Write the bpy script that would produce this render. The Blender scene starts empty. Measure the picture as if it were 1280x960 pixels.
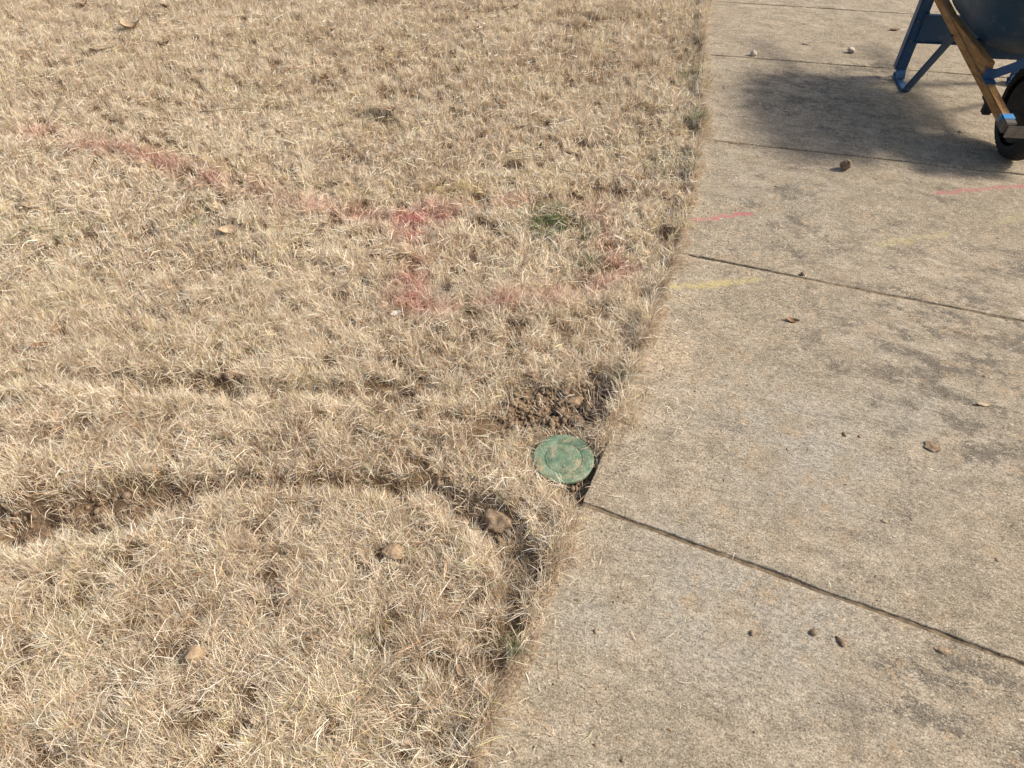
import bpy, bmesh, math
import numpy as np
from mathutils import Vector, Matrix, noise as mnoise

# ------------------------------------------------------------------ camera, sky, sun, exposure
SC = bpy.context.scene
COL = SC.collection
CAM_H, PITCH, FPX = 1.65, math.radians(44.0), 960.0
cam = bpy.data.objects.new('camera', bpy.data.cameras.new('camera'))
COL.objects.link(cam)
cam.location = (0, 0, CAM_H)
cam.rotation_euler = (math.radians(90) - PITCH, 0, 0)
cam.data.sensor_width = 36.0
cam.data.lens = 36.0 * FPX / 1280.0
cam.data.clip_start, cam.data.clip_end = 0.02, 600
SC.camera = cam

SUN_EL, SUN_AZ = math.radians(41), math.radians(92)     # azimuth clockwise from +Y
world = bpy.data.worlds.new('World'); SC.world = world; world.use_nodes = True
wn = world.node_tree; wn.nodes.clear()
wo = wn.nodes.new('ShaderNodeOutputWorld'); wb_ = wn.nodes.new('ShaderNodeBackground')
sky = wn.nodes.new('ShaderNodeTexSky'); sky.sky_type = 'NISHITA'; sky.sun_disc = False
sky.sun_elevation = SUN_EL; sky.sun_rotation = SUN_AZ; sky.dust_density = 3.5; sky.ozone_density = 0.7
wb_.inputs['Strength'].default_value = 0.14
wn.links.new(sky.outputs[0], wb_.inputs['Color']); wn.links.new(wb_.outputs[0], wo.inputs['Surface'])
sl = bpy.data.lights.new('sun', 'SUN'); sl.energy = 4.0; sl.angle = math.radians(9.0); sl.color = (1.0, 0.95, 0.87)
sun = bpy.data.objects.new('sun', sl); COL.objects.link(sun)
sdir = Vector((math.sin(SUN_AZ) * math.cos(SUN_EL), math.cos(SUN_AZ) * math.cos(SUN_EL), math.sin(SUN_EL)))
sun.rotation_euler = sdir.to_track_quat('Z', 'Y').to_euler()
sun.location = sdir * 20
SC.view_settings.view_transform = 'Standard'; SC.view_settings.look = 'None'
SC.view_settings.gamma = 1.0; SC.view_settings.use_curve_mapping = False
SC.view_settings.exposure = 0.36

# ------------------------------------------------------------------ helpers
RNG = np.random.default_rng(7)

def gp(x, y, z=0.0):
    """photo pixel -> point on the horizontal plane z"""
    u = (np.asarray(x, float) - 640) / FPX; v = (480 - np.asarray(y, float)) / FPX
    dy = math.cos(PITCH) + v * math.sin(PITCH); dz = -math.sin(PITCH) + v * math.cos(PITCH)
    s = -(CAM_H - z) / dz
    return u * s, dy * s

def tag(o, label=None, cat=None, group=None, kind=None):
    if label: o['label'] = label
    if cat: o['category'] = cat
    if group: o['group'] = group
    if kind: o['kind'] = kind
    return o

def empty(name, loc=(0, 0, 0), rz=0.0):
    o = bpy.data.objects.new(name, None); COL.objects.link(o)
    o.location = loc; o.rotation_euler = (0, 0, rz); o.empty_display_size = 0.05
    return o

def link_mesh(name, me, mat=None, parent=None, smooth=False):
    o = bpy.data.objects.new(name, me); COL.objects.link(o)
    if mat and not me.materials: me.materials.append(mat)
    if parent: o.parent = parent
    if smooth: me.polygons.foreach_set('use_smooth', np.ones(len(me.polygons), bool))
    return o

def mesh_np(name, verts, quads=None, tris=None):
    """fast mesh from numpy arrays"""
    me = bpy.data.meshes.new(name)
    nq = 0 if quads is None else len(quads); nt = 0 if tris is None else len(tris)
    me.vertices.add(len(verts)); me.vertices.foreach_set('co', np.asarray(verts, np.float32).ravel())
    idx = []
    if nq: idx.append(np.asarray(quads, np.int32).ravel())
    if nt: idx.append(np.asarray(tris, np.int32).ravel())
    idx = np.concatenate(idx)
    me.loops.add(len(idx)); me.loops.foreach_set('vertex_index', idx)
    st = np.concatenate([np.arange(nq) * 4, nq * 4 + np.arange(nt) * 3]).astype(np.int32)
    me.polygons.add(nq + nt); me.polygons.foreach_set('loop_start', st)
    me.update(calc_edges=True); me.validate()
    return me

_LAT = np.random.default_rng(99).random((8, 256, 256))
def vn(x, y, size, k=0):
    """smooth value noise 0..1 with feature size in metres"""
    L = _LAT[k % 8]; x = np.asarray(x, float) / size + 17.3 * k; y = np.asarray(y, float) / size + 5.7 * k
    xi = np.floor(x).astype(int); yi = np.floor(y).astype(int); fx = x - xi; fy = y - yi
    fx = fx * fx * (3 - 2 * fx); fy = fy * fy * (3 - 2 * fy)
    a = L[xi % 256, yi % 256]; b = L[(xi + 1) % 256, yi % 256]; c = L[xi % 256, (yi + 1) % 256]; d = L[(xi + 1) % 256, (yi + 1) % 256]
    return (a * (1 - fx) + b * fx) * (1 - fy) + (c * (1 - fx) + d * fx) * fy

def fbm(x, y, size, k=0, o=3):
    t = 0; w = 0; a = 1.0
    for i in range(o):
        t = t + a * vn(x, y, size / 2 ** i, k + i); w += a; a *= 0.5
    return t / w

def sstep(a, b, x):
    t = np.clip((x - a) / (b - a), 0, 1); return t * t * (3 - 2 * t)

def poly_dist(px, py, pts):
    """distance to a polyline and the running index along it"""
    best = np.full(px.shape, 1e9); tt = np.zeros(px.shape); side = np.zeros(px.shape)
    for i in range(len(pts) - 1):
        ax, ay = pts[i]; bx, by = pts[i + 1]; dx, dy = bx - ax, by - ay
        t = np.clip(((px - ax) * dx + (py - ay) * dy) / (dx * dx + dy * dy + 1e-12), 0, 1)
        d = np.hypot(px - ax - t * dx, py - ay - t * dy)
        m = d < best; best = np.where(m, d, best); tt = np.where(m, i + t, tt)
        side = np.where(m, np.sign(dx * (py - ay) - dy * (px - ax)), side)
    return best, tt, side

def pxline(l, z=-0.01):
    return [tuple(float(c) for c in gp(x, y, z)) for x, y in l]

# ------------------------------------------------------------------ materials
class NT:
    def __init__(s, name):
        s.m = bpy.data.materials.new(name); s.m.use_nodes = True; s.t = s.m.node_tree; s.t.nodes.clear()
        s.out = s.n('ShaderNodeOutputMaterial'); s.b = s.n('ShaderNodeBsdfPrincipled')
        s.l(s.b.outputs[0], s.out.inputs['Surface'])
    def n(s, t, **kw):
        q = s.t.nodes.new(t)
        for k, v in kw.items(): setattr(q, k, v)
        return q
    def l(s, a, b): s.t.links.new(a, b)
    def setv(s, sock, v):
        if hasattr(v, 'is_linked') or hasattr(v, 'links'): s.l(v, sock)
        else: sock.default_value = v
    def pos(s): return s.n('ShaderNodeNewGeometry').outputs['Position']
    def objc(s): return s.n('ShaderNodeTexCoord').outputs['Object']
    def attr(s, name, out='Fac'): return s.n('ShaderNodeAttribute', attribute_name=name).outputs[out]
    def mapv(s, v, scale=(1, 1, 1), rot=(0, 0, 0), loc=(0, 0, 0)):
        q = s.n('ShaderNodeMapping'); s.l(v, q.inputs['Vector'])
        q.inputs['Scale'].default_value = scale; q.inputs['Rotation'].default_value = rot; q.inputs['Location'].default_value = loc
        return q.outputs[0]
    def noise(s, v, scale, detail=3, rough=0.55, dist=0.0, out='Fac'):
        q = s.n('ShaderNodeTexNoise'); s.l(v, q.inputs['Vector']); q.inputs['Scale'].default_value = scale
        q.inputs['Detail'].default_value = detail; q.inputs['Roughness'].default_value = rough; q.inputs['Distortion'].default_value = dist
        return q.outputs[out]
    def vor(s, v, scale, out='Distance', feature='F1'):
        q = s.n('ShaderNodeTexVoronoi', feature=feature); s.l(v, q.inputs['Vector']); q.inputs['Scale'].default_value = scale
        return q.outputs[out]
    def ramp(s, f, stops, interp='LINEAR'):
        q = s.n('ShaderNodeValToRGB'); s.l(f, q.inputs[0]); e = q.color_ramp.elements; q.color_ramp.interpolation = interp
        while len(e) < len(stops): e.new(0.5)
        for i, (p, c) in enumerate(stops):
            e[i].position = p; e[i].color = (c, c, c, 1) if isinstance(c, (int, float)) else (*c, 1)
        return q.outputs[0]
    def mix(s, f, a, b, mode='MIX'):
        q = s.n('ShaderNodeMix', data_type='RGBA', blend_type=mode)
        s.setv(q.inputs[0], f)
        for sock, v in ((q.inputs[6], a), (q.inputs[7], b)):
            s.setv(sock, (*v, 1) if isinstance(v, tuple) and len(v) == 3 else v)
        return q.outputs[2]
    def math(s, op, a, b=0.0, c=0.0, clamp=False):
        q = s.n('ShaderNodeMath', operation=op, use_clamp=clamp)
        for i, v in enumerate((a, b, c)): s.setv(q.inputs[i], v)
        return q.outputs[0]
    def rng(s, f, a, b, c=0.0, d=1.0):
        q = s.n('ShaderNodeMapRange', interpolation_type='SMOOTHSTEP'); s.setv(q.inputs[0], f)
        for i, v in enumerate((a, b, c, d)): s.setv(q.inputs[i + 1], v)
        return q.outputs[0]
    def vmath(s, op, a, b=(0, 0, 0), out=0):
        q = s.n('ShaderNodeVectorMath', operation=op); s.setv(q.inputs[0], a)
        if op == 'SCALE': s.setv(q.inputs['Scale'], b)
        else: s.setv(q.inputs[1], b)
        return q.outputs[out]
    def bump(s, h, strength=0.5, dist=0.01, prev=None):
        q = s.n('ShaderNodeBump'); s.l(h, q.inputs['Height']); q.inputs['Strength'].default_value = strength; q.inputs['Distance'].default_value = dist
        if prev is not None: s.l(prev, q.inputs['Normal'])
        return q.outputs[0]
    def fin(s, color, rough=0.8, normal=None, metal=0.0, spec=0.3):
        s.setv(s.b.inputs['Base Color'], (*color, 1) if isinstance(color, tuple) and len(color) == 3 else color)
        s.setv(s.b.inputs['Roughness'], rough); s.b.inputs['Metallic'].default_value = metal
        s.b.inputs['Specular IOR Level'].default_value = spec
        if normal is not None: s.l(normal, s.b.inputs['Normal'])
        return s.m

# ---- concrete: weathered, sand-washed, mottled with dark growth, painted wheelbarrow shade and brown mud
EDGE_DIR = math.radians(-17)
def stroke_mask(N, P, a, b, w, seed):
    """spray-paint stroke between world points a and b on the slab"""
    ab = Vector((b[0] - a[0], b[1] - a[1], 0)); L2 = ab.length_squared
    flat = N.vmath('MULTIPLY', P, (1, 1, 0))
    wob = N.vmath('SCALE', N.vmath('SUBTRACT', N.noise(N.mapv(P, loc=(seed, 0, 0)), 14, 3, out='Color'), (.5, .5, .5)), .05)
    flat = N.vmath('ADD', flat, wob)
    rel = N.vmath('SUBTRACT', flat, (a[0], a[1], 0))
    t = N.math('DIVIDE', N.vmath('DOT_PRODUCT', rel, tuple(ab), out='Value'), L2, clamp=True)
    pr = N.vmath('SCALE', tuple(ab), t)
    d = N.vmath('LENGTH', N.vmath('SUBTRACT', rel, pr), out='Value')
    core = N.rng(d, w, w * .15)
    sp = N.noise(P, 260, 2); blot = N.noise(N.mapv(P, loc=(0, seed, 0)), 30, 3)
    return N.math('MULTIPLY', N.rng(N.math('ADD', sp, blot), N.math('SUBTRACT', 1.22, N.math('MULTIPLY', core, .42)), N.math('SUBTRACT', 1.36, N.math('MULTIPLY', core, .28))), N.rng(core, 0, .35))

def mat_concrete():
    N = NT('weathered_concrete'); P = N.pos()
    stain_shade = N.attr('stain_shade'); sand = N.attr('sand'); grey = N.attr('grey')
    st = N.mapv(N.mapv(P, rot=(0, 0, math.radians(24))), scale=(1, 1.7, 1))
    big = N.noise(P, 1.7, 4, .6); mid = N.noise(st, 9, 8, .72, .3); fine = N.noise(st, 55, 6, .78)
    grain = N.noise(P, 230, 2, .6); grain2 = N.noise(P, 430, 1, .5); cell = N.vor(P, 190)
    base = N.ramp(mid, [(.38, (.205, .164, .112)), (.46, (.258, .208, .143)), (.54, (.316, .256, .179)), (.63, (.38, .308, .219))])
    base = N.mix(N.rng(big, .42, .66, 0, .55), base, (.235, .190, .127))
    greyc = N.ramp(fine, [(.40, (.236, .209, .163)), (.60, (.338, .30, .236))])
    base = N.mix(N.math('MULTIPLY', grey, N.rng(N.noise(P, 6, 4, .6), .36, .56)), base, greyc)
    gr = N.math('ADD', N.math('MULTIPLY', N.noise(st, 70, 7, .8), .55), N.math('MULTIPLY', N.noise(P, 11, 6, .7), .45))
    stain_shade = N.math('MULTIPLY', stain_shade, N.rng(N.noise(st, 5.5, 6, .72), .40, .60, .10, 1.30))
    th_ = N.math('SUBTRACT', .610, N.math('MULTIPLY', stain_shade, .19))
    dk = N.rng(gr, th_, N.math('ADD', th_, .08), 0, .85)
    base = N.mix(N.math('MULTIPLY', stain_shade, N.rng(N.noise(P, 5, 5, .65), .36, .60, .1, .55)), base, (.15, .125, .092))
    base = N.mix(dk, base, (.105, .088, .066))
    mud = N.math('MULTIPLY', N.rng(N.noise(P, 17, 5, .65, .5), .54, .64), N.rng(N.noise(P, 2.3, 2), .38, .56, .1, .75))
    base = N.mix(mud, base, (.31, .225, .14))
    sn = N.rng(N.math('ADD', sand, N.math('MULTIPLY', N.math('SUBTRACT', N.noise(P, 13, 8, .75), .5), 2.2)), .42, .80, 0, .8)
    base = N.mix(sn, base, N.ramp(fine, [(.42, (.31, .23, .145)), (.58, (.42, .325, .215))]))
    fk = N.math('ADD', N.math('MULTIPLY', N.noise(N.mapv(st, loc=(4, 2, 0)), 125, 5, .75), .7), N.math('MULTIPLY', N.noise(P, 33, 4, .6), .3))
    fam = N.math('SUBTRACT', 1.0, N.math('MULTIPLY', grey, .55))
    base = N.mix(N.math('MULTIPLY', N.rng(fk, .535, .60, 0, .72), fam), base, (.12, .096, .066))
    base = N.mix(N.math('MULTIPLY', N.rng(fk, .465, .40, 0, .75), fam), base, (.49, .41, .295))
    spk = N.ramp(N.math('ADD', N.math('MULTIPLY', grain, .55), N.math('MULTIPLY', fine, .45)), [(.36, .30), (.44, .72), (.50, 1.0), (.57, 1.25), (.66, 1.75)])
    base = N.mix(.9, base, spk, 'MULTIPLY')
    base = N.mix(N.rng(grain2, .60, .70, 0, .45), base, (.62, .52, .38))
    pit = N.noise(N.mapv(N.mapv(P, rot=(0, 0, .42)), scale=(1, 1.6, 1)), 62, 7, .85)
    base = N.mix(N.rng(pit, .45, .36, 0, .8), base, (.085, .068, .048))
    base = N.mix(N.rng(N.vor(P, 75), .13, .06, 0, .55), base, N.ramp(N.vor(P, 75, 'Color'), [(.2, (.10, .075, .05)), (.5, (.30, .2, .11)), (.8, (.62, .56, .46))], 'CONSTANT'))
    for (a, b, w, col, amt, sd) in (
            ((860, 277), (936, 267), .024, (.42, .12, .13), .72, 1.0), ((1172, 241), (1300, 231), .026, (.40, .12, .13), .66, 2.0),
            ((838, 361), (942, 349), .040, (.48, .39, .14), .55, 3.0), ((1098, 306), (1182, 294), .035, (.46, .38, .15), .36, 4.0),
            ((1245, 280), (1300, 268), .055, (.42, .37, .15), .22, 5.0)):
        m = stroke_mask(N, P, gp(*a), gp(*b), w, sd)
        base = N.mix(N.math('MULTIPLY', m, amt), base, col)
    h = N.math('ADD', N.math('MULTIPLY', grain, .6), N.math('MULTIPLY', cell, .5))
    nb = N.bump(N.math('ADD', N.math('MULTIPLY', fine, 1.0), N.math('MULTIPLY', mid, .6)), .55, .004)
    nb = N.bump(h, .5, .002, nb)
    return N.fin(base, .92, nb, spec=.2)

def mat_soil():
    N = NT('brown_soil'); P = N.pos()
    turf = N.attr('turf'); red = N.attr('bare')
    a = N.noise(P, 22, 5, .65); b = N.noise(P, 140, 4, .7)
    thatch = N.ramp(b, [(.3, (.075, .045, .024)), (.52, (.17, .11, .06)), (.72, (.34, .245, .15))])
    bare = N.ramp(N.math('ADD', N.math('MULTIPLY', a, .5), N.math('MULTIPLY', b, .5)), [(.38, (.085, .052, .030)), (.50, (.18, .118, .072)), (.62, (.30, .21, .135))])
    c = N.mix(red, thatch, bare)
    c = N.mix(N.attr('sandy'), c, N.ramp(b, [(.36, (.19, .138, .085)), (.5, (.31, .235, .152)), (.64, (.41, .32, .215))]))
    straw = N.ramp(N.noise(N.mapv(P, scale=(1, .5, 1)), 60, 5, .7), [(.3, (.20, .135, .075)), (.5, (.38, .28, .165)), (.7, (.52, .41, .27))])
    c = N.mix(turf, c, straw)
    nb = N.bump(a, .8, .02); nb = N.bump(b, .9, .006, nb)
    return N.fin(c, .95, nb, spec=.1)

def mat_blade():
    N = NT('dry_blade'); c = N.attr('col', 'Color')
    N.fin(c, .62, spec=.25)
    tr = N.n('ShaderNodeBsdfTranslucent'); N.l(c, tr.inputs['Color'])
    mx = N.n('ShaderNodeMixShader'); mx.inputs[0].default_value = .27
    N.l(N.b.outputs[0], mx.inputs[1]); N.l(tr.outputs[0], mx.inputs[2]); N.l(mx.outputs[0], N.out.inputs['Surface'])
    return N.m

def mat_simple(name, stops, scale, rough=.85, bump=.5, bd=.004, obj=True, spec=.2, metal=0, detail=4):
    N = NT(name); P = N.objc() if obj else N.pos()
    f = N.noise(P, scale, detail, .65); g = N.noise(P, scale * 5, 3, .6)
    c = N.ramp(N.math('ADD', N.math('MULTIPLY', f, .65), N.math('MULTIPLY', g, .35)), stops)
    return N.fin(c, rough, N.bump(N.math('ADD', f, N.math('MULTIPLY', g, .4)), bump, bd), metal, spec)

M_CON = mat_concrete(); M_SOIL = mat_soil(); M_BLADE = mat_blade()
M_CLOD = mat_simple('dry_clod', [(.36, (.105, .068, .040)), (.5, (.215, .150, .095)), (.64, (.34, .25, .165))], 60, .95, .8, .004, False)
M_CLODP = mat_simple('pale_clod', [(.32, (.17, .11, .062)), (.5, (.31, .215, .13)), (.68, (.43, .315, .20))], 60, .95, .7, .004, False)
M_JOINT = mat_simple('packed_joint_soil', [(.36, (.07, .05, .03)), (.5, (.15, .108, .066)), (.64, (.25, .185, .115))], 45, .95, .8, .004, False)
M_STONE = mat_simple('pale_stone', [(.3, (.28, .23, .17)), (.5, (.42, .36, .28)), (.7, (.54, .48, .40))], 60, .8, .4, .002, False)
M_LEAF = mat_simple('brown_leaf', [(.3, (.13, .065, .032)), (.5, (.22, .12, .06)), (.7, (.32, .20, .11))], 50, .6, .5, .002, False)
M_LEAFP = mat_simple('pale_leaf', [(.38, (.24, .165, .10)), (.5, (.36, .265, .17)), (.62, (.46, .36, .25))], 50, .65, .5, .002, False)
M_LEAFD = mat_simple('dark_leaf', [(.3, (.045, .028, .018)), (.5, (.10, .06, .035)), (.7, (.2, .13, .08))], 50, .6, .5, .002, False)
M_SCRAP = mat_simple('white_scrap', [(.3, (.42, .38, .33)), (.7, (.62, .57, .5))], 80, .7, .3, .002, False)
M_TWIG = mat_simple('dry_twig', [(.3, (.24, .16, .09)), (.7, (.44, .33, .2))], 80, .8, .4, .001, False)

# ------------------------------------------------------------------ layout: walkway edge, joints, trenches
EPX = np.array([(590, 985), (622, 905), (650, 840), (684, 755), (706, 690), (725, 630), (747, 575), (768, 528), (790, 485), (815, 428), (836, 370),
                (850, 317), (863, 265), (873, 215), (879, 174), (882, 120), (882, 68), (884, 20), (885, 0)], float)
_ex, _ey = gp(EPX[:, 0], EPX[:, 1])
_fit = np.polyfit(_ey, _ex, 4)
_d = np.polyder(_fit)
Y0, Y1 = 0.55, 5.2
def edge_x(y):
    y = np.asarray(y, float)
    core = np.polyval(_fit, np.clip(y, Y0, Y1))
    lo = np.polyval(_d, Y0); hi = np.polyval(_d, Y1)
    return core + np.where(y < Y0, (y - Y0) * lo, 0) + np.where(y > Y1, (y - Y1) * hi, 0)

JPX = [((725, 630), (1280, 832)), ((848, 317), (1280, 402)), ((880, 174), (1280, 218)), ((882, 68), (1130, 87)), ((905, 1), (1170, 18))]
JT = []
for a, b in JPX:
    A = np.array(gp(*a)); B = np.array(gp(*b)); JT.append([A[1], math.atan2(B[1] - A[1], B[0] - A[0])])
JT = [[-2.3, math.radians(-36)], [-1.1, math.radians(-33)], [0.08, math.radians(-29)]] + JT
for k in range(5): JT.append([JT[-1][0] + 1.0, JT[-1][1] + math.radians(1.2)])
WALK_W = 4.6

TR_A = pxline([(-190, 655), (-60, 652), (60, 650), (140, 640), (215, 622), (300, 604), (390, 606), (460, 605), (540, 614), (600, 636), (636, 668), (654, 710), (656, 752), (644, 792), (628, 830)])
TR_AW = [.10, .10, .095, .085, .060, .038, .042, .046, .050, .068, .062, .052, .046, .032, .012]
TR_AD = [.07, .07, .065, .060, .042, .026, .032, .034, .032, .036, .030, .023, .021, .014, .004]
TR_B = pxline([(-150, 470), (0, 478), (90, 474), (180, 480), (260, 482), (330, 488), (430, 492), (480, 489), (560, 495), (630, 490)])
TR_BW = [.03, .035, .035, .045, .05, .05, .045, .035, .03, .02]
TR_BD = [.010, .014, .014, .028, .020, .016, .024, .014, .014, .006]
DIRT_C = np.array(gp(697, 507, -.01)); LID_C = np.array(gp(705, 571, -.006))

def field(x, y):
    """ground height, bareness 0..1, blade density factor"""
    ex = edge_x(y)
    z = -0.026 + (fbm(x, y, .5, 1) - .5) * .026 + (vn(x, y, .09, 4) - .5) * .014
    bare = np.zeros_like(z)
    for pts, W, D in ((TR_A, TR_AW, TR_AD), (TR_B, TR_BW, TR_BD)):
        d, t, s = poly_dist(x, y, pts)
        w = np.interp(t, range(len(W)), W) * (.60 + .55 * vn(x, y, .09, 2) + .45 * vn(x, y, .03, 6)); dep = np.interp(t, range(len(D)), D)
        prof = sstep(1.0, .35, d / w) * (.65 + .7 * vn(x, y, .035, 3))
        z = z - dep * prof; bare = np.maximum(bare, sstep(1.1, .5, d / w) * np.clip(dep / .04, .3, 1) * ((.72 if W is TR_AW else .45) + (.22 if W is TR_AW else .45) * sstep(.3, .6, vn(x, y, .05, 7))))
        z = z + .012 * np.exp(-((d / w - 1.35) / .35) ** 2) * np.clip(dep / .05, 0, 1)
    # dug soil by the valve lid
    dx = (x - DIRT_C[0]) * .92 + (y - DIRT_C[1]) * .25; dy = (y - DIRT_C[1]) - (x - DIRT_C[0]) * .35
    r = np.hypot(dx / .20, dy / .135) + (fbm(x, y, .08, 5) - .5) * .8
    bare = np.maximum(bare, sstep(1.12, .72, r))
    z = z - sstep(1.0, .4, r) * .012 + sstep(1.0, .5, r) * (vn(x, y, .03, 6) - .5) * .03
    rl = np.hypot(x - LID_C[0], y - LID_C[1])
    z = np.where(rl < .1, np.minimum(z, -.026), z); bare = np.maximum(bare, sstep(.098, .086, rl))
    g = np.hypot((x - LID_C[0] - .045) / .055, (y - LID_C[1] + .10) / .11)     # crumbly gap between lid and slab
    bare = np.maximum(bare, sstep(1.1, .7, g)); z = z - sstep(1.0, .5, g) * .010
    de = ex - x
    crisp = np.exp(-(((x - LID_C[0] - .06) / .10) ** 2 + ((y - LID_C[1] + .06) / .17) ** 2))
    wash = (fbm(x, y, .13, 6) - .38) * .07 + (vn(x, y, .03, 1) - .5) * .025 - crisp * .12
    ez = .0035 + (vn(x, y, .05, 3) - .5) * .006 - np.clip(-de - wash, 0, 1) * .30 - crisp * .016
    ez = np.where(de < -.16, -.06, ez)
    m = sstep(.075, .01, de)
    z = z * (1 - m) + ez * m
    bare = np.maximum(bare, sstep(.02, -.005, de) * .8)
    return z, bare, de

# ------------------------------------------------------------------ ground sheet
def lines(a0, a1, step, far):
    inner = np.arange(a0, a1 + 1e-6, step); r = [];  s = step; p = a1
    while p < far: s *= 1.35; p += s; r.append(p)
    l = []; s = step; p = a0
    while p > -far: s *= 1.35; p -= s; l.append(p)
    return np.array(l[::-1] + inner.tolist() + r)
gx = lines(-2.2, 1.5, .014, 150)
gy = lines(.35, 2.6, .013, 150); gy = np.concatenate([gy[gy <= 2.6], np.arange(2.63, 5.6, .03), lines(5.6, 5.7, .05, 150)[lines(5.6, 5.7, .05, 150) > 5.62]])
GX, GY = np.meshgrid(gx, gy, indexing='ij')
GZ, GB, GDE = field(GX, GY)
nx, ny = GX.shape
ii = np.arange(nx * ny).reshape(nx, ny)
q = np.stack([ii[:-1, :-1], ii[1:, :-1], ii[1:, 1:], ii[:-1, 1:]], -1).reshape(-1, 4)
me = mesh_np('lawn_soil', np.stack([GX, GY, GZ], -1).reshape(-1, 3), q)
turf = np.maximum.reduce([sstep(6.2, 7.6, GY), sstep(.15, -.15, GY), sstep(4.3, 5.6, np.abs(GX)), sstep(1.6, 2.2, -GX - GY * .62)])
for nm, arr in (('bare', GB), ('turf', turf), ('sandy', sstep(.05, -.005, GDE) * (.55 + .45 * vn(GX, GY, .05, 2)))):
    at = me.attributes.new(nm, 'FLOAT', 'POINT'); at.data.foreach_set('value', arr.ravel().astype(np.float32))
tag(link_mesh('lawn_soil', me, M_SOIL, None, True), 'brown soil under the dry lawn', None, None, 'structure')

# ------------------------------------------------------------------ walkway: separate slabs with open joints
walk = tag(empty('walkway'), 'curving tan concrete walkway of separate slabs', None, None, 'structure')
STAINS_SHADE = [(1150, 470, .5, .75), (1000, 430, .25, .5), (1000, 230, .35, .7), (1100, 200, .3, .5), (880, 330, .15, .5), (1130, 690, .35, .5), (1000, 640, .25, .4), (1180, 760, .2, .45), (900, 900, .15, .45), (800, 680, .12, .55), (1290, 330, .4, .7), (1050, 20, .5, .45), (1000, 110, .42, .95), (1060, 150, .35, .9), (950, 130, .3, .7), (1090, 90, .4, .8), (1190, 420, .55, .9), (1230, 520, .4, .9), (1060, 450, .3, .75), (1000, 290, .30, .8), (1150, 260, .4, .6), (950, 250, .25, .6), (1120, 320, .3, .6),  # blobs beside the wheelbarrow paint its shadow wider; the rest are slab stains
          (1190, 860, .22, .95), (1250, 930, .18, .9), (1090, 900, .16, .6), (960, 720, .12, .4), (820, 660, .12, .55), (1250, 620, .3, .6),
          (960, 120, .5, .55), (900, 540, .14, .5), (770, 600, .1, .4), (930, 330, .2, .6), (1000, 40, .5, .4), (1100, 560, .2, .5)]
GREYS = [(1010, 560, .28, 1.), (900, 520, .15, .6), (900, 760, .22, 1.), (1010, 800, .18, .9), (860, 700, .16, .8), (960, 250, .3, .5), (1120, 470, .25, .6), (740, 770, .12, .8), (1150, 520, .25, .7)]
SANDS = [(835, 440, .13, 1.0), (800, 500, .10, .7), (860, 470, .12, .55), (850, 370, .10, .6), (900, 420, .16, .4), (760, 550, .07, .5), (860, 290, .10, .45), (690, 830, .10, .55), (640, 900, .10, .7), (720, 900, .15, .4), (745, 690, .08, .4), (885, 120, .18, .5)]
def blobs(x, y, L):
    t = np.zeros_like(x)
    for px, py, r, a in L:
        cx, cy = gp(px, py); t = np.maximum(t, a * np.exp(-((x - cx) ** 2 + (y - cy) ** 2) / (r * r)))
    return t
tline = np.concatenate([np.linspace(0, .55, 46), np.linspace(.55, 2.6, 90)[1:], np.linspace(2.6, WALK_W, 24)[1:]])
GAP = .0088
joint_lines = []
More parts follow.
